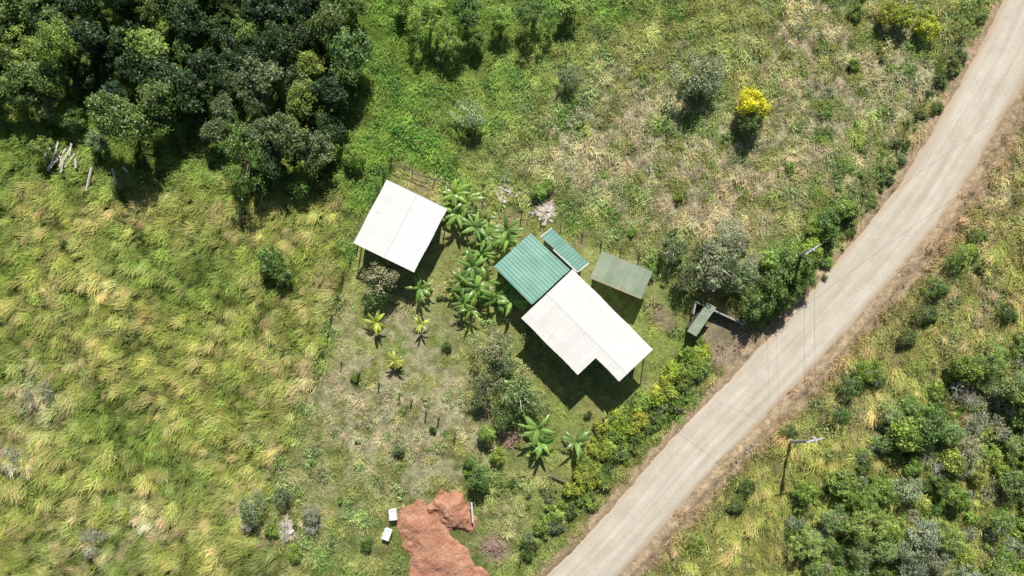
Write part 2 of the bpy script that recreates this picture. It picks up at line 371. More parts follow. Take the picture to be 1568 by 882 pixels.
def leafcloud(r,C,R,n,ls,zs=.85,up=.75):
    V=[];SH=[]
    for c,rad in zip(C,R):
        d=r.normal(size=(n,3)); d/=np.linalg.norm(d,axis=1)[:,None]
        p=np.array(c)+d*(rad*r.rand(n)**.4*r.choice([1,1,1,1.4],n))[:,None]*np.array([1,1,zs])
        nn=d*.6+r.normal(size=(n,3))*.45+np.array([0,0.15,up]); nn/=np.linalg.norm(nn,axis=1)[:,None]
        t=np.cross(nn,r.normal(size=(n,3))); t/=np.linalg.norm(t,axis=1)[:,None]; b=np.cross(nn,t)
        L=(ls*r.uniform(.6,1.3,n))[:,None]
        q=np.stack([p-t*L*.5,p+b*L*.26+t*L*.05,p+t*L*.5,p-b*L*.26+t*L*.05],1)
        V.append(q.reshape(-1,3)); cs=r.uniform(.6,1.35); SH.append(np.repeat(cs*r.uniform(.65,1.35,n),4))
    return np.concatenate(V),np.concatenate(SH)
def tree_mesh(seed,R,Ht,nc,nl,ls,mat,bark=M_bark,flat=.75,crad=.26,irr=.5):
    r=np.random.RandomState(seed); b=B()
    cz=Ht-R*flat; C=[];RR=[]
    nlobe=r.randint(5,9); lob=[(r.rand()*6.28,r.uniform(1.15-irr,1.2)) for _ in range(nlobe)]
    while len(C)<nc:
        a=r.rand()*6.28; u=r.uniform(-.35,1); q=math.sqrt(max(0,1-u*u))
        lf=sum(l*max(0,math.cos(a-t))**5 for t,l in lob)/max(.01,sum(max(0,math.cos(a-t))**5 for t,l in lob))
        rr=R*r.uniform(.3,1.0)**.6*lf*.85
        C.append((rr*q*math.cos(a),rr*q*math.sin(a),cz+rr*u*flat)); RR.append(R*crad*r.uniform(.45,1.25))
    tr=R*.06+.03; top=(r.normal(0,.1)*R,r.normal(0,.1)*R,max(cz-.1*R,.3*Ht))
    b.tube([(0,0,-.3),(r.normal(0,.05)*R,r.normal(0,.05)*R,top[2]*.5),top],[tr*1.3,tr,tr*.8],7)
    for i in r.choice(nc,min(nc,12),replace=False):
        c=C[i]; mid=[(top[k]+c[k])/2+r.normal(0,.06)*R for k in range(3)]
        b.tube([top,mid,c],[tr*.55,tr*.35,tr*.12],4)
    V,SH=leafcloud(r,C,RR,nl,ls); o=len(b.v); nq=len(V)//4
    F=b.f+[(o+4*i,o+4*i+1,o+4*i+2,o+4*i+3) for i in range(nq)]
    return mk_mesh('tree',b.v+[tuple(x) for x in V.tolist()],F,[bark,mat],b.m+[1]*nq,{'shade':b.sh+SH.tolist()})
def weed_mesh(seed,R,n,nl,ls):
    r=np.random.RandomState(seed); C=[(r.normal(0,R*.55),r.normal(0,R*.55),r.uniform(.1,.35)) for _ in range(n)]
    V,SH=leafcloud(r,C,[R*r.uniform(.2,.5) for _ in C],nl,ls,.8); b=B()
    for c in C: b.tube([(c[0]*.5,c[1]*.5,-.05),c],[.015,.008],3)
    o=len(b.v); nq=len(V)//4
    return mk_mesh('weed',b.v+[tuple(x) for x in V.tolist()],b.f+[(o+4*i,o+4*i+1,o+4*i+2,o+4*i+3) for i in range(nq)],[M_bark,M_leafI],b.m+[1]*nq,{'shade':b.sh+SH.tolist()})
def bare_mesh(seed,R,mat,leaves=0):
    r=np.random.RandomState(seed); b=B(); tips=[]
    def br(p,d,L,rad,dep):
        q=p+d*L; mid=p+d*L*.5+Vector(r.normal(0,.06*L,3)); b.tube([p,mid,q],[rad,rad*.8,rad*.6],3)
        if dep==0: tips.append(tuple(q)); return
        for _ in range(r.randint(2,5)):
            nd=(d+Vector(r.normal(0,.55,3))+Vector((0,0,.05))).normalized(); br(q,nd,L*r.uniform(.6,.85),rad*.62,dep-1)
    for i in range(6):
        a=r.rand()*6.28; br(Vector((0,0,-.1)),Vector((math.cos(a)*.8,math.sin(a)*.8,.8)).normalized(),R*.36,R*.022+.01,4)
    F=b.f;v=b.v;m_=b.m;sh=b.sh
    if leaves:
        V,SH=leafcloud(r,tips,[R*.14]*len(tips),leaves,.16); o=len(v); nq=len(V)//4
        v=v+[tuple(x) for x in V.tolist()]; F=F+[(o+4*i,o+4*i+1,o+4*i+2,o+4*i+3) for i in range(nq)]; m_=m_+[1]*nq; sh=sh+SH.tolist()
    return mk_mesh('bare',v,F,[M_twig,mat],m_,{'shade':sh})
BIG=[tree_mesh(100+i,3.2,[7,8,6.2,7.5,6.6][i],64,85,.33,M_leaf,irr=.65,crad=.24) for i in range(5)]
MID=[tree_mesh(120+i,2.0,[3.9,3.4,3.2,4][i],38,70,.25,M_leaf,crad=.27,irr=.75) for i in range(4)]
FINE=[tree_mesh(130+i,2.4,4.4,64,80,.18,M_leaf,crad=.20,irr=.7) for i in range(3)]
WISP=[tree_mesh(136+i,2.4,3.4,58,34,.20,M_leaf,crad=.20,irr=.8,flat=.55,bark=M_twig) for i in range(3)]
BUSH=[tree_mesh(140+i,1.1,1.5,22,60,.19,M_leaf,crad=.32,irr=.7) for i in range(3)]
BUSHI=[tree_mesh(150+i,1.1,1.4,20,55,.20,M_leafI,crad=.34,irr=.8) for i in range(5)]
WEEDI=[weed_mesh(160+i,.8,14,12,.19) for i in range(5)]
BARE=[bare_mesh(170+i,1.8,M_leaf,2 if i else 0) for i in range(2)]
DK=(.054,.108,.028);MD=(.15,.24,.052);LT=(.30,.42,.08);YG=(.46,.52,.06);GR=(.25,.31,.13);GG=(.38,.41,.25);YEL=(.92,.84,.05)
def jit(c,a=.2):
    k=random.uniform(1-a,1+a); return (c[0]*k*random.uniform(.9,1.12),c[1]*k,c[2]*k*random.uniform(.85,1.15))
def tree(name,protos,base,px,py,r,col,baseR,topfrac=.0):
    me=random.choice(protos); s=r/baseR; hgt={3.2:5,2.0:2.6,2.4:3,1.1:1,1.8:.8}[baseR]*s
    p=P(px,py,hgt); z=float(terrain(np.array([p.x]),np.array([p.y]))[0])
    add(name,me,None,(p.x,p.y,z),(0,0,random.uniform(0,6.28)),(s*random.uniform(.85,1.15),s*random.uniform(.85,1.15),s),jit(col))
def big(px,py,r,col=DK,name='broadleaf_tree'): tree(name,BIG,0,px,py,r,col,3.2)
def mid(px,py,r,col=MD,name='small_tree'): tree(name,MID,0,px,py,r,col,2.0)
def fin(px,py,r,col=GR,name='fine_leaved_tree'): tree(name,FINE,0,px,py,r,col,2.4)
def wis(px,py,r,col=GR,name='sparse_tree'): tree(name,WISP,0,px,py,r,col,2.4)
def bush(px,py,r,col=LT,name='bush'): tree(name,BUSH,0,px,py,r,col,1.1)
def bare(px,py,r,col=GG,name='bare_shrub'): tree(name,BARE,0,px,py,r,col,1.8)
# forest
FOR=[(-120,-110),(545,-110),(535,60),(525,150),(505,215),(440,255),(375,250),(335,205),(250,195),(180,185),(120,140),(60,130),(-120,130)]
pts=[]; r=random.Random(5)
for _ in range(6000):
    x=r.uniform(-120,545); y=r.uniform(-110,270)
    if inpoly(np.array([x]),np.array([y]),FOR)[0] and all((x-a)**2+(y-b)**2>37**2 for a,b in pts): pts.append((x,y))
for x,y in pts:
    lw=(x<150)
    c=DK if r.random()<.55 else MD
    if 320<x<480 and 100<y<240: c=(.20,.26,.10)
    if lw and r.random()<.6: c=(.20,.30,.07)
    if r.random()<.12: c=LT
    (big if r.random()<.75 else fin)(x,y,r.uniform(2.0,3.7),c)
for a in [(480,245,2.2,LT),(455,280,1.8,MD),(535,235,1.7,LT),(400,285,1.9,MD),(150,215,1.7,GR),(60,225,1.8,LT),(20,165,2,LT),(500,225,1.8,LT),(370,290,1.3,MD),(345,190,2,MD),(215,120,2.0,LT),(70,160,2,GR),(110,180,1.6,MD)]: mid(*a)
for a in [(655,25,3.0,LT),(712,15,3.0,MD),(690,60,2.0,LT),(765,30,2.2,LT),(820,20,2.4,MD),(618,0,2,LT)]: fin(*a)
for a in [(870,10,1.8,LT),(730,60,1.5,MD),(675,85,1.2,MD)]: mid(*a)
wis(1070,115,3.6,(.36,.44,.22)); wis(1085,120,2.8,GG); wis(720,175,2.4,(.38,.46,.22)); wis(870,115,2.1,GR); bare(1085,105,2.6)
tree('yellow_flowering_tree',MID,0,1160,155,2.5,YEL,2.0)
mid(1148,190,1.8,MD); fin(1155,178,1.9,(.22,.28,.06))
for a in [(1100,395,4.0,GG),(1060,420,2.8,GR),(1140,420,3,GR),(1040,380,2.6,GR),(1120,360,2.8,GG)]: wis(*a)
for a in [(1115,410,2.6,GR),(1080,385,2.2,GR)]: fin(*a)
for a in [(1185,435,2.6,MD),(1215,405,2.4,MD),(1245,385,2.0,LT),(1275,345,2.0,MD),(1300,320,1.6,LT),(1160,465,2.2,MD),(1190,400,2,LT),(1215,440,1.7,MD),(1250,350,1.4,LT),(1200,460,1.8,MD),(1235,430,1.6,MD)]: mid(*a)
bare(1115,385,3.2); bare(1090,405,2.8); bare(1135,400,2.4)
for a in [(755,535,3.4,(.34,.39,.18)),(800,600,3.4,(.27,.36,.13)),(745,590,3.0,GR),(770,640,2.2,MD),(775,560,2.4,GR),(585,425,3.0,(.31,.34,.21)),(575,450,2.2,MD),(820,620,2.2,GR),(730,610,2.0,GR)]: wis(*a)
for a in [(800,605,2.0,(.20,.28,.10)),(585,420,2.0,(.22,.25,.15))]: fin(*a)
for a in [(735,735,1.8,MD),(745,665,1.5,LT),(720,710,1.0,MD),(765,700,1.1,LT),(410,400,2.1,MD),(430,420,1.5,MD)]: mid(*a)
for a in [(683,530,.8,MD),(610,690,1.0,GR),(415,815,1.2,LT),(450,850,1.2,LT),(825,295,1.3,LT),(838,285,1.0,LT),(560,835,1,MD),(590,440,1.2,MD),(1315,15,1.1,LT),(1310,95,.9,LT),(1040,300,.9,LT),(1210,255,.8,LT),(1505,25,.8,MD),(95,375,.9,MD),(215,360,.7,LT)]: bush(*a)
for a in [(60,605,2.3,GG),(8,705,2.2,GG),(135,835,2.2,GG),(375,790,2.4,GR),(475,795,2.2,GG),(440,812,1.6,GG),(1045,70,1.2,GG),(400,760,1.4,GG),(150,820,1.6,GG)]: bare(*a)
for a in [(380,785,2.4,GR),(430,760,1.8,GR),(475,790,1.8,GG)]: wis(*a)
for a in [(1365,15,1.6,YG),(1395,22,1.8,YG),(1430,35,1.6,YG),(1420,20,1.2,LT)]: mid(*a,name='yellow_green_bush')
# right thicket
TH=[(1650,480),(1550,520),(1500,560),(1440,580),(1390,615),(1340,660),(1300,720),(1235,745),(1205,800),(1240,960),(1650,960)]
pts=[]; r=random.Random(9)
for _ in range(5000):
    x=r.uniform(1190,1650); y=r.uniform(420,950)
    if inpoly(np.array([x]),np.array([y]),TH)[0] and all((x-a)**2+(y-b)**2>32**2 for a,b in pts): pts.append((x,y))
for x,y in pts:
    q=r.random(); g=math.exp(-((x-1500)**2+(y-640)**2)/8000)+math.exp(-((x-1400)**2+(y-850)**2)/6000)
    if r.random()<g*.7: (bare if r.random()<.5 else wis)(x,y,r.uniform(2.0,2.9),GG)
    elif q<.16: pass
    elif q<.6: mid(x,y,r.uniform(1.2,2.7),[LT,MD,LT,(.36,.46,.09),(.42,.50,.10),(.26,.38,.07)][r.randrange(6)])
    else: (wis if q<.86 else fin)(x,y,r.uniform(1.7,2.7),(.32,.42,.13))
for a in [(1485,385,1.4,LT),(1465,400,1.3,MD),(1440,440,1.3,MD),(1425,480,1.2,MD),(1500,360,1.0,LT),(1390,520,1.1,MD),(1330,565,1.6,LT),(1310,590,1.4,MD),(1345,580,1.0,MD),(1290,635,1.2,MD),(1145,745,1.1,MD),(1130,775,1.1,MD),(1070,830,1.1,LT),(1210,660,1.0,MD),(1550,480,1.2,MD)]: wis(a[0],a[1],a[2]*1.3,a[3]); bush(a[0]+5,a[1]+3,a[2]*.8,a[3])
# ---------------- hedge & scrub (instanced)
def rows(poly,n,wid,seed):
    r=np.random.RandomState(seed); out=[]; L=[math.dist(poly[i],poly[i+1]) for i in range(len(poly)-1)]
    for _ in range(n):
        t=r.rand()*sum(L); i=0
        while t>L[i] and i<len(L)-1: t-=L[i]; i+=1
        u=t/L[i]; a=poly[i];b=poly[i+1]; out.append((a[0]+(b[0]-a[0])*u+r.normal(0,wid),a[1]+(b[1]-a[1])*u+r.normal(0,wid)))
    return np.array(out)
def scat_px(name,protos,pp,smin,smax,cols,seed,hoff=0):
    r=np.random.RandomState(seed); n=len(pp); k=(H-hoff)/H
    x=(pp[:,0]-784)*S*k; y=(441-pp[:,1])*S*k; z=terrain(x,y)
    rot=np.stack([r.normal(0,.1,n),r.normal(0,.1,n),r.rand(n)*6.28],1)
    cc=np.array(cols); c=(cc if len(cc)==n else cc[r.randint(0,len(cc),n)])*r.uniform(.75,1.25,(n,1))*r.uniform(.9,1.1,(n,3))
    return scatter(name,protos,np.stack([x,y,z],1),rot,r.uniform(smin,smax,n),r.randint(0,len(protos),n),c)
YG2=(.46,.53,.075)
hp=rows([(1078,530),(1045,570),(1000,610),(950,655),(915,695),(890,745)],105,9,1)
scat_px('hedge',BUSHI,hp,.6,1.35,[YG2,YG2,LT,(.36,.46,.07)],2,1.2)
hp=rows([(1085,545),(1040,610),(1000,655),(945,700),(900,760),(850,790),(800,850)],95,7,3)
scat_px('roadside_scrub',BUSHI,hp,.5,1.0,[MD,LT,GR,LT],4,.8)
hp=np.concatenate([rows([(1475,30),(1465,100),(1400,190),(1340,290),(1290,360),(1250,410)],75,7,5),rows([(1000,440),(1060,400),(1140,370)],20,14,6),rows([(720,700),(760,740),(850,770)],12,10,7)])
scat_px('field_edge_scrub',BUSHI,hp,.3,.8,[MD,LT,GR,(.24,.30,.10)],8,.4)
r=np.random.RandomState(3)
q=r.uniform([-110,-100],[560,300],(800,2)); q=q[inpoly(q[:,0],q[:,1],FOR)]
q2=r.uniform([1180,420],[1650,950],(1200,2)); q2=q2[inpoly(q2[:,0],q2[:,1],TH)]
scat_px('undergrowth',BUSHI,q,.6,1.2,[MD,MD,LT,LT],9,.5)
scat_px('thicket_undergrowth',BUSHI,q2,.4,1.2,[LT,(.40,.48,.11),LT,MD,(.33,.44,.10),GG],19,.5)
BLD=[[(585,268),(695,315),(640,430),(530,380)],[(812,350),(905,400),(1010,535),(950,585),(780,490),(750,408)],[(922,380),(1005,412),(985,462),(898,428)],[(1045,500),(1090,455),(1140,500),(1065,525)]]
def ok(px,py,X,Y,sdv,extra=0):
    m=np.abs(sdv)>roadhalf(Y)+.5+extra
    for b_ in BLD: m&=~inpoly(px,py,b_)
    m&=~inpoly(px,py,MOUND); return m
q=r.uniform([-60,-60],[1640,950],(11000,2)); X=(q[:,0]-784)*S; Y=(441-q[:,1])*S; sdq=road_sd(X,Y); Cq,inf=colfield(X,Y,sdq)
pr=.12+.75*sst(.42,.58,inf['nA']*.5+inf['nB']*.5)
pr=pr*(1-.88*inf['wL'])*(1-.85*inf['g'])*(1-.7*inf['dry'])*(1-.6*inf['low'])
m=(r.rand(len(q))<pr)&ok(q[:,0],q[:,1],X,Y,sdq,1)&(inf['dirt']<.4)
scat_px('meadow_weeds',WEEDI,q[m],.5,1.35,Cq[m]*np.array([.82,1.0,.8]),11)
m=(r.rand(len(q))<.012*(1-.8*inf['wL'])*(1-.8*inf['g']))&ok(q[:,0],q[:,1],X,Y,sdq,1)&(inf['dirt']<.4)
scat_px('meadow_shrubs',BUSHI,q[m],.3,.7,[MD,LT,(.24,.34,.08)],12)
# ---------------- grass
def grass(name,protos,n,seed,sel,smin,smax,windy,mul=(1,1,1),contrast=.9):
    r=np.random.RandomState(seed); px=r.uniform(-70,1640,n); py=r.uniform(-70,955,n); X=(px-784)*S; Y=(441-py)*S
    sdv=road_sd(X,Y); C,inf=colfield(X,Y,sdv)
    m=(r.rand(n)<sel(inf,px,py,sdv))&ok(px,py,X,Y,sdv)&~((py<120)&(px<500)&(r.rand(n)<.8))
    px,py,X,Y,sdv,C=px[m],py[m],X[m],Y[m],sdv[m],C[m]; n=len(px)
    z=terrain(X,Y,sdv)
    ang=(-2.2+2.4*(fbm(px+3000,py+3000,120,401,2)-.5)+1.3*(fbm(px+3000,py+3000,24,411,2)-.5)+r.normal(0,.42,n)) if windy else r.rand(n)*6.28
    cl2=fbm(px+3000,py+3000,15,421,2)
    s=r.uniform(smin,smax,n)*(1-contrast/2+contrast*cl2)
    C=C*np.array(mul)*(.5+1.0*cl2)[:,None]*r.uniform(.72,1.28,(n,1))*r.uniform(.92,1.08,(n,3))
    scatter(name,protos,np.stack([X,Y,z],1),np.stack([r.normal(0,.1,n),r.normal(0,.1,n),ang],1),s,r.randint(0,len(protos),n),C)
    return n
n1=grass('tall_grass',tall,58000,21,lambda i,px,py,sd:np.clip(i['wL']*.72+i['wR']*.5*(1-i['dirt'])+.05*(1-i['g'])*(1-i['low']),0,1)*(1-i['dirt']),.65,1.2,True,(.92,.97,.9),contrast=1.4)
n4=grass('plume_grass',sheaf,24000,24,lambda i,px,py,sd:np.clip(i['wL']*.5*sst(.42,.52,i['nC'])*sst(240,300,py)+i['wR']*.14*(1-i['dirt']),0,1)*(1-i['dirt']),.5,1.05,True,(1.14,1.0,1.25),.8)
n2=grass('meadow_grass',med,78000,22,lambda i,px,py,sd:(.75-.35*i['dry'])*(1-i['wL'])*(1-i['g']*.93)*(1-i['low']*.6)*(1-i['dirt']*.95),.5,1.35,False,contrast=1.3)
n3=grass('lawn_grass',short,60000,23,lambda i,px,py,sd:np.clip(i['g']+i['low']+.25*i['dry'],0,1)*(1-i['dirt']*.85)*(1-.4*i['dry']),.6,1.3,False)
print('GRASS',n1,n2,n3,n4)
# ---------------- roofs & buildings
def sheet(name,parent,a,b,c,d,mat,pitch=.27,amp=.006,sag=.002):
    a,b,c,d=[Vector(q) for q in(a,b,c,d)]
    L=(b-a).length; W=(d-a).length; nu=max(4,int(L/pitch*6)); nv=max(2,int(W/.8)); nrm=(b-a).cross(d-a).normalized()
    if nrm.z<0: nrm=-nrm
    V=[];UV=[]
    for j in range(nv+1):
        v=j/nv
        for i in range(nu+1):
            u=i/nu; p=(a*(1-u)+b*u)*(1-v)+(d*(1-u)+c*u)*v
            lap=int(u*L/.81)
            p=p+nrm*(amp*math.sin(2*math.pi*u*L/pitch)+sag*math.sin(v*9+lap*2.1)+.003*(lap%2))
            if j==nv: p=p+(d-a).normalized()*(.03*math.sin(lap*5.3))
            V.append(p); UV.append((u*L,v*W))
    k=nu+1; n=len(V); V=V+[p-nrm*.02 for p in V]; UV=UV+UV
    F=[(j*k+i,j*k+i+1,(j+1)*k+i+1,(j+1)*k+i) for j in range(nv) for i in range(nu)]
    up=(Vector(V[1])-Vector(V[0])).cross(Vector(V[k])-Vector(V[0])).z>0
    if not up: F=[f[::-1] for f in F]
    F=F+[tuple(x+n for x in f[::-1]) for f in F]
    rim=[i for i in range(k)]+[j*k+k-1 for j in range(1,nv+1)]+[nv*k+i for i in range(k-2,-1,-1)]+[j*k for j in range(nv-1,0,-1)]
    F+=[(rim[i],rim[(i+1)%len(rim)],rim[(i+1)%len(rim)]+n,rim[i]+n) for i in range(len(rim))]
    me=mk_mesh(name,V,F,[mat],smooth=False); u=me.uv_layers.new(name='UVMap')
    for l in me.loops: u.data[l.index].uv=UV[l.vertex_index]
    return add(name,me,parent)
def walls(parent,poly,h0,hs,mat,inset=.93,openings=()):
    cx=sum(p.x for p in poly)/len(poly); cy=sum(p.y for p in poly)/len(poly)
    Q=[(cx+(p.x-cx)*inset,cy+(p.y-cy)*inset) for p in poly]; n=len(Q); hs=hs if isinstance(hs,(list,tuple)) else [hs]*n
    b=B(); V=[(x,y,h0) for x,y in Q]+[(Q[i][0],Q[i][1],hs[i]) for i in range(n)]
    b.addg(V,[(i,(i+1)%n,n+(i+1)%n,n+i) for i in range(n)]+[tuple(n+i for i in range(n))]); add('walls',b.mesh('walls',[mat]),parent)
    for (e,t,kind) in openings:
        x0,y0=Q[e];x1,y1=Q[(e+1)%n]; L=math.hypot(x1-x0,y1-y0); ux,uy=(x1-x0)/L,(y1-y0)/L; ox,oy=uy,-ux
        mx,my=x0+ux*L*t,y0+uy*L*t
        if (mx+ox-cx)**2+(my+oy-cy)**2<(mx-cx)**2+(my-cy)**2: ox,oy=-ox,-oy
        rz=math.atan2(uy,ux); b=B()
        w,hh,zc=(1.2,1.0,1.5) if kind=='window' else (.9,2.0,1.0)
        b.box((mx+ox*.02,my+oy*.02,zc),w,.05,hh,rz,0)
        for s in(-1,1): b.box((mx+ox*.04+ux*s*(w/2+.04),my+oy*.04+uy*s*(w/2+.04),zc),.08,.1,hh+.16,rz,1)
        b.box((mx+ox*.04,my+oy*.04,zc+hh/2+.04),w-.01,.1,.08,rz,1)
        if kind=='window': b.box((mx+ox*.05,my+oy*.05,zc-hh/2-.04),w-.01,.14,.08,rz,1); b.box((mx+ox*.04,my+oy*.04,zc),.04,.08,hh-.01,rz,1)
        add(kind,b.mesh(kind,[M_dark if kind=='window' else M_door,M_frame]),parent)
# shed
sh=empty('white_roofed_shed')
def gp(c,u,w,h):
    a,b,d=c; px=a[0]+u*(b[0]-a[0])+w*(d[0]-a[0]); py=a[1]+u*(b[1]-a[1])+w*(d[1]-a[1]); return P(px,py,h)
SC=((592,275),(685,320),(541,372))
rid,ev=4.15,3.85
sheet('roof_slope_left',sh,gp(SC,.5,0,rid),gp(SC,.5,1,rid),gp(SC,0,1,ev),gp(SC,0,0,ev),M_rw)
sheet('roof_slope_right',sh,gp(SC,.5,0,rid),gp(SC,.5,1,rid),gp(SC,1,1,ev),gp(SC,1,0,ev),M_rw2)
b=B(); b.tube([gp(SC,.5,-.005,rid-.01),gp(SC,.5,1.005,rid-.01)],[.06,.06],8); add('ridge_cap',b.mesh('rc',[M_rw2]),sh)
walls(sh,[gp(SC,0,0,3.4),gp(SC,1,0,3.4),gp(SC,1,1,3.4),gp(SC,0,1,3.4)],-.5,3.75,M_wall,.86,[(1,.5,'door'),(2,.3,'window'),(2,.7,'window'),(0,.5,'window')])
b=B()
for u,w in((.03,.03),(.97,.03),(.97,.97),(.03,.97),(.97,.5)):
    p=gp(SC,u,w,3.4); b.tube([(p.x,p.y,-.4),(p.x,p.y,3.8)],[.07,.07],6)
add('posts',b.mesh('posts',[M_wood]),sh)
# house
ho=empty('farmhouse'); HC=((877,412),(1000,535),(798,487))
def R_(u,w): return gp(HC,u,w,4.5+.22*(1-abs(w-.5)/.5))
sheet('white_roof_upper',ho,R_(0,.5),R_(1,.5),R_(1,0),R_(0,0),M_rw)
sheet('white_roof_lower',ho,R_(0,.5),R_(.707,.5),R_(.707,1),R_(0,1),M_rw)
sheet('white_roof_porch',ho,R_(.7075,.5),R_(1,.5),R_(1,.655),R_(.7075,.655),M_rw)
b=B(); p0=R_(-.003,.5);p1=R_(1.003,.5); p0.z-=.02;p1.z-=.02; b.tube([p0,p1],[.06,.06],8); add('ridge_cap',b.mesh('rc',[M_rw2]),ho)
GC=((812,357),(873,413),(756,408))
def G_(u,w): return gp(GC,u,w,3.8+.5*u)
sheet('green_roof',ho,G_(0,0),G_(0,1),G_(1,1.05),G_(1,0),M_rg,.42,.014)
SG=((846,350),(901,402),(829,363))
def S_(u,w): return gp(SG,u,w,3.3-.1*w)
sheet('side_roof',ho,S_(.0,0),S_(1,0),S_(1,1),S_(.0,1),M_rg,.42,.012)
b=B()
for q0,q1 in((S_(-.01,0),S_(-.01,1)),(S_(1.02,0),S_(1.02,1.05)),(S_(.35,1.07),S_(1,1.07))):
    b.tube([q0,q1],[.09,.09],6)
add('fascia',b.mesh('f',[M_frame]),ho)
walls(ho,[R_(0,.04),R_(.97,.04),R_(.97,.6),R_(.68,.6),R_(.68,.95),R_(0,.95)],-.5,4.4,M_wall,.92,[(0,.2,'window'),(0,.6,'window'),(1,.5,'door'),(3,.5,'door'),(4,.25,'window'),(4,.7,'window')])
walls(ho,[G_(.03,.04),G_(.93,.04),G_(.93,.96),G_(.03,.96)],-.5,[3.65,4.1,4.1,3.65],M_wall,.95,[(3,.3,'window'),(3,.7,'window'),(0,.4,'window')])
walls(ho,[S_(.05,.1),S_(.95,.1),S_(.95,.9),S_(.05,.9)],-.5,3.1,M_wall,.96,[(0,.5,'window')])
b=B(); p=R_(1,.02);q=R_(1,.63)
for t in(p,q): b.tube([(t.x,t.y,-.4),(t.x,t.y,4.45)],[.07,.07],6)
add('porch_posts',b.mesh('pp',[M_frame]),ho)
ob=empty('green_roofed_outbuilding'); OC=((922,384),(1000,416),(903,425))
def O_(u,w): return gp(OC,u,w,3.2-.15*w)
sheet('roof',ob,O_(0,0),O_(1,0),O_(1.01,1),O_(0,1),M_ro,.3,.009)
walls(ob,[O_(.05,.05),O_(.95,.05),O_(.95,.93),O_(.05,.93)],-.5,2.95,M_conc,.93,[(2,.5,'door'),(2,.15,'window')])
b=B(); q0=O_(0,1.01);q1=O_(1.01,1.01); b.tube([q0,q1],[.06,.06],5); add('gutter',b.mesh('g',[simple('rusty_gutter',(.45,.27,.20))]),ob)
oh=empty('roadside_hut'); UC=((1083,463),(1097,471),(1052,507))
def U_(u,w): return gp(UC,w,u,2.4-.15*w)
sheet('roof',oh,U_(0,0),U_(1,0),U_(1,1),U_(0,1),M_ro,.3,.009)
walls(oh,[U_(.1,.1),U_(.9,.1),U_(.9,.9),U_(.1,.9)],-.4,2.15,M_wood,.95,[(2,.5,'door')])
wl=B()
for (x0,y0),(x1,y1),h in(((1062,462),(1135,496),1.3),((1062,462),(1058,480),1.3)):
    a=P(x0,y0);c=P(x1,y1); wl.box(((a.x+c.x)/2,(a.y+c.y)/2,h/2-.1),(c-a).length,.14,h,math.atan2(c.y-a.y,c.x-a.x),0)
    wl.box(((a.x+c.x)/2,(a.y+c.y)/2,h/2-.1+h/2+.03),(c-a).length+.05,.18,.06,math.atan2(c.y-a.y,c.x-a.x),0)
add('concrete_wall',wl.mesh('w',[M_conc]))
# ---------------- banana plants
def banana_mesh(seed,n=10,L=2.4,st=1.9):
    r=random.Random(seed); b=B(); b.tube([(0,0,-.2),(.03,.02,st*.5),(0,0,st)],[.16,.13,.08],8,1,.9)
    for i in range(n):
        a=i*2.4+r.uniform(-.3,.3); pit=r.uniform(.4,1.2); ll=L*r.uniform(.75,1.1); segs=14; x=0;z=st-.05; W=.28*r.uniform(.75,1.1)
        ca,sa=math.cos(a),math.sin(a); V=[];s=r.uniform(.6,1.4); ben=r.uniform(1.1,2.1)
        for k in range(segs+1):
            t=k/segs; w=W*(math.sin(min(1,max(0,(t-.12)/.88))**.7*math.pi)**.6) if .12<t<1 else .025
            w*=r.uniform(.4,1.08) if k%2 else 1
            dz=-w*.35
            V+=[(ca*x-sa*w,sa*x+ca*w,z+dz),(ca*x,sa*x,z),(ca*x+sa*w,sa*x-ca*w,z+dz)]
            x+=math.cos(pit)*ll/segs; z+=math.sin(pit)*ll/segs; pit-=ben/segs
        F=[]
        for k in range(segs): F+=[(3*k,3*k+1,3*k+4,3*k+3),(3*k+1,3*k+2,3*k+5,3*k+4)]
        b.addg(V,F,0,s)
    return b.mesh('banana',[M_ban,M_bark])
BAN=[banana_mesh(i,[10,8,11,7,9][i]) for i in range(5)]
BG=(.22,.36,.08)
def banana(px,py,s=1,c=BG,name='banana_plant'):
    p=P(px,py,2*s); s2=s*random.uniform(.9,1.2); add(name,random.choice(BAN),None,(p.x,p.y,float(terrain([p.x],[p.y])[0])),(random.uniform(-.12,.12),random.uniform(-.12,.12),random.uniform(0,6.3)),(s2,s2,s),jit(c,.25))
for a in [(697,300,1.1),(712,308,1.0),(705,325,.95),(728,352,1),(745,362,.9),(772,352,1),(778,370,.9),(738,385,.85),(722,405,.9),(705,428,.9),(728,440,1.0),(748,432,.9),(762,452,.95),(782,462,1),(708,462,.9),(722,475,.8),(742,335,.8),(640,442,.8),(825,655,1.15),(828,680,.95),(885,680,.85),(800,455,.8),(690,312,.8)]: banana(*a)
for a in [(577,493,.65),(646,497,.6),(605,552,.6)]: banana(*a,c=(.48,.53,.09),name='young_palm')
for a in [(690,447,.5),(930,640,.4),(658,440,.6)]: banana(*a,c=(.3,.38,.09),name='young_palm')
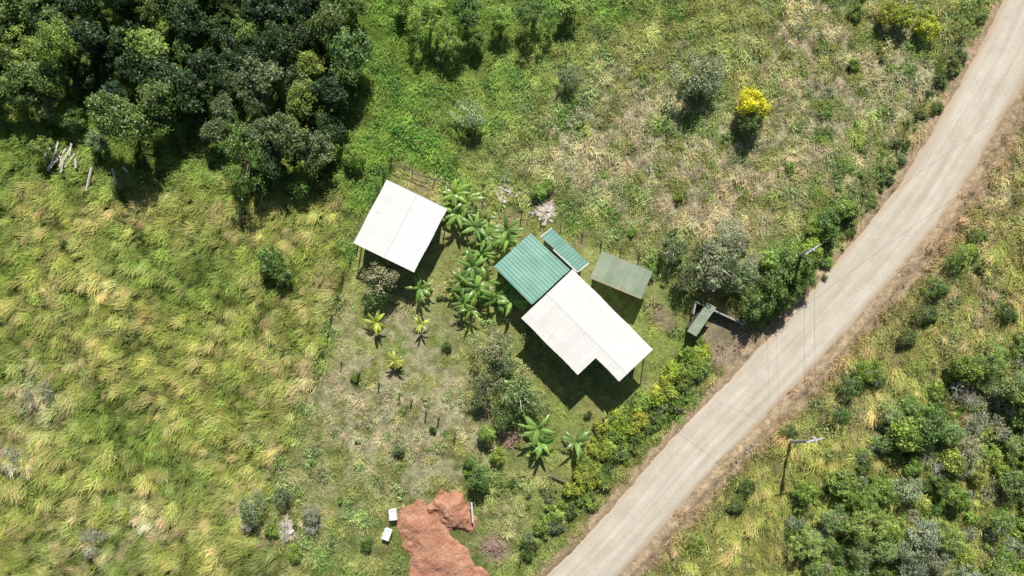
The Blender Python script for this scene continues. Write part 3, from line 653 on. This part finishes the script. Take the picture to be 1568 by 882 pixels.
# ---------------- fences
def fence(name,poly,step=2.4,h=1.3,wires=3,r0=.06):
    b=B(); pts=[]
    r=random.Random(len(poly)*7)
    for i in range(len(poly)-1):
        a=P(*poly[i]);c=P(*poly[i+1]); n=max(1,round((c-a).length/step))
        for k in range(n+(i==len(poly)-2)):
            q=a.lerp(c,k/n); pts.append(Vector((q.x+r.uniform(-.15,.15),q.y+r.uniform(-.15,.15),float(terrain([q.x],[q.y])[0]))))
    for p in pts:
        hh=h*r.uniform(.75,1.25); rr=r.uniform(r0,r0*1.6); b.tube([p-Vector((0,0,.3)),p+Vector((r.uniform(-.1,.1),r.uniform(-.1,.1),hh))],[rr,rr*.85],6)
    for w in range(wires):
        z=h*(.25+.25*w)
        for i in range(len(pts)-1): b.tube([pts[i]+Vector((0,0,z)),pts[i+1]+Vector((0,0,z))],[.01,.01],3,1)
    add(name,b.mesh(name,[M_wood,M_wire]))
fence('wire_fence',[(598,243),(632,262),(665,278),(740,300),(800,325),(860,345),(920,370),(1010,405)],2.4,1.5,3,.07)
fence('wire_fence',[(598,243),(580,290),(528,425),(495,537),(552,572),(612,600),(672,640),(700,660)],2.3,1.5,3,.07)
fence('wire_fence',[(1472,-20),(1468,70),(1400,175),(1340,275),(1280,350),(1245,392)])
fence('wire_fence',[(1085,560),(1010,640),(930,712),(880,770),(800,850)],2.2)
fence('wire_fence',[(1610,250),(1530,330),(1440,430),(1370,520),(1290,610),(1190,700),(1090,800),(1010,890)],3)
b=B()
for (x0,y0),(x1,y1) in(((598,252),(628,262)),((632,266),(664,276)),((668,276),(684,282))):
    for z in(.5,.95):
        a=P(x0,y0);c=P(x1,y1);a.z=c.z=z; b.tube([a,c],[.05,.05],5)
add('wooden_rail_fence',b.mesh('rail',[M_wood]))
# ---------------- poles
def pole(base,top,h,arm_ang):
    e=empty('utility_pole'); a=P(*base,0); t=P(*top,h); b=B(); a.z=-.5; b.tube([a,a.lerp(t,.5),t],[.23,.19,.15],10); add('shaft',b.mesh('s',[M_pole]),e)
    b=B(); b.box((t.x,t.y,t.z-.4),2.0,.12,.12,arm_ang); add('crossarm',b.mesh('c',[M_ins]),e)
    b=B(); out=[]
    for s in(-.95,-.35,.35,.95):
        q=Vector((t.x+math.cos(arm_ang)*s,t.y+math.sin(arm_ang)*s,t.z-.32)); b.tube([q,q+Vector((0,0,.1)),q+Vector((0,0,.24))],[.05,.08,.05],8); out.append(q+Vector((0,0,.24)))
    add('insulators',b.mesh('i',[M_ins]),e)
    b=B(); q=Vector((t.x+.25,t.y,t.z-1.3)); b.tube([q-Vector((0,0,.4)),q+Vector((0,0,.35)),q+Vector((0,0,.42))],[.2,.2,.1],12); add('transformer',b.mesh('t',[M_pole]),e)
    return out
w1=pole((1213,397),(1246,382),9,.6); w2=pole((1206,678),(1250,675),8.6,.25)
w0=[v+Vector((34,24,0)) for v in w1]; w3=[v+Vector((-8,-38,0)) for v in w2]
b=B()
def wire(a,c,r=.012,sag=.8):
    b.tube([a.lerp(c,k/12)-Vector((0,0,sag*4*(k/12)*(1-k/12))) for k in range(13)],[r]*13,3)
for i in (0,2): wire(w1[i],w2[i]); wire(w2[i],w3[i])
wire(w1[0],w0[0])
wire(w2[0],R_(1,.3),.01,.5)
add('power_lines',b.mesh('w',[M_wire]))
# ---------------- debris and small things
def rubble(name,px,py,rad,n,mat,smin=.1,smax=.3,plank=0,seed=1):
    r=random.Random(seed); b=B()
    for i in range(n):
        a=r.random()*6.28; d=rad*abs(r.gauss(0,.5)); q=P(px+math.cos(a)*d,py+math.sin(a)*d*.7); z=float(terrain([q.x],[q.y])[0])+r.uniform(0,.15)
        s=r.uniform(smin,smax)
        if r.random()<plank:
            b.box((q.x,q.y,z+.1),s*6,s*.7,.04,r.uniform(0,3.14),0,r.uniform(-.2,.2))
        else:
            V=[(q.x+s*(x+r.uniform(-.35,.35)),q.y+s*(y+r.uniform(-.35,.35)),z+s*(zz*.7+r.uniform(-.3,.3))) for zz in(-.5,.5) for x,y in((-.5,-.5),(.5,-.5),(.5,.5),(-.5,.5))]
            b.addg(V,[(3,2,1,0),(4,5,6,7),(0,1,5,4),(1,2,6,5),(2,3,7,6),(3,0,4,7)])
    add(name,b.mesh(name,[mat]))
rubble('rubble_pile',768,295,26,60,M_rub,.15,.45,.2,1); rubble('rubble_pile',836,322,24,90,M_rub,.15,.5,.25,2)
rubble('stone_pile',440,810,18,50,M_rub,.2,.6,.1,3); rubble('dead_leaf_pile',785,672,26,160,M_brown,.08,.2,.1,4); rubble('debris_pile',755,838,28,140,M_brown,.08,.25,.12,5)
rubble('road_verge_stones',1150,690,30,40,M_rub,.06,.16,0,8)
def planks(px,py,n,ang,L,seed):
    r=random.Random(seed); b=B()
    for i in range(n):
        q=P(px+r.uniform(-22,24),py+r.uniform(-10,14)); b.box((q.x,q.y,.6+.06*(i%4)),L*r.uniform(.6,1.1),.24,.07,ang+r.normalvariate(0,.35),0)
    add('lumber_pile',b.mesh('l',[M_plank]))
planks(100,240,16,1.2,1.9,1)
b=B()
for x0,y0,x1,y1 in((140,257,132,292),(172,258,178,282),(188,256,196,264)):
    a=P(x0,y0,.7);c=P(x1,y1,.7); b.tube([a,c],[.17,.14],7)
add('felled_log',b.mesh('fl',[M_plank]))
a=P(722,770,1.1);c=P(724,800,.7); b=B(); b.tube([a,c],[.12,.12],8); add('white_pipe',b.mesh('p',[M_white]))
a=P(842,728,.2);c=P(868,740,.2); b=B(); b.tube([a,c],[.13,.11],8); add('dark_log',b.mesh('p',[M_wood]))
def tank(px,py,ang,w,l,h):
    import bmesh
    bm=bmesh.new(); bmesh.ops.create_cube(bm,size=1)
    for v in bm.verts: v.co.x*=w*(1 if v.co.z>0 else .85); v.co.y*=l*(1 if v.co.z>0 else .88); v.co.z*=h
    bmesh.ops.bevel(bm,geom=bm.edges[:],offset=.09,segments=3,affect='EDGES',profile=.6)
    top=max(bm.faces,key=lambda f:f.calc_center_median().z); r_=bmesh.ops.inset_region(bm,faces=[top],thickness=.07)
    for v in top.verts: v.co.z-=.06
    me=bpy.data.meshes.new('tank'); bm.to_mesh(me); bm.free(); me.materials.append(M_white)
    p=P(px,py,.6); add('plastic_water_container',me,None,(p.x,p.y,tz(px,py)+h/2),(0,0,ang))
tank(602,788,.1,1.0,1.3,1.0); tank(592,819,-.35,1.0,1.4,.8)
# ---------------- light, sky, camera
el=math.radians(42.5); az=math.radians(7.5)
sv=Vector((math.sin(az)*math.cos(el),math.cos(az)*math.cos(el),math.sin(el)))
l=bpy.data.lights.new('sun','SUN'); l.energy=5.0; l.angle=math.radians(.5); l.color=(1,.97,.91)
lo=bpy.data.objects.new('sun',l); COL.objects.link(lo); lo.rotation_euler=(-sv).to_track_quat('-Z','Y').to_euler(); lo.location=(0,0,60)
w=bpy.data.worlds.new('World'); sc.world=w; w.use_nodes=True; nt=w.node_tree; bg=nt.nodes['Background']
sk=nt.nodes.new('ShaderNodeTexSky'); sk.sky_type='NISHITA'; sk.sun_disc=False; sk.sun_elevation=el; sk.sun_rotation=az
nt.links.new(sk.outputs[0],bg.inputs[0]); bg.inputs[1].default_value=.052
cd=bpy.data.cameras.new('camera'); cd.sensor_width=36; cd.lens=18/(784*S/H); cd.clip_end=2000; cd.clip_start=.5
co=bpy.data.objects.new('camera',cd); COL.objects.link(co); co.location=(0,0,H); sc.camera=co
sc.view_settings.view_transform='Standard'; sc.view_settings.look='None'; sc.view_settings.exposure=0
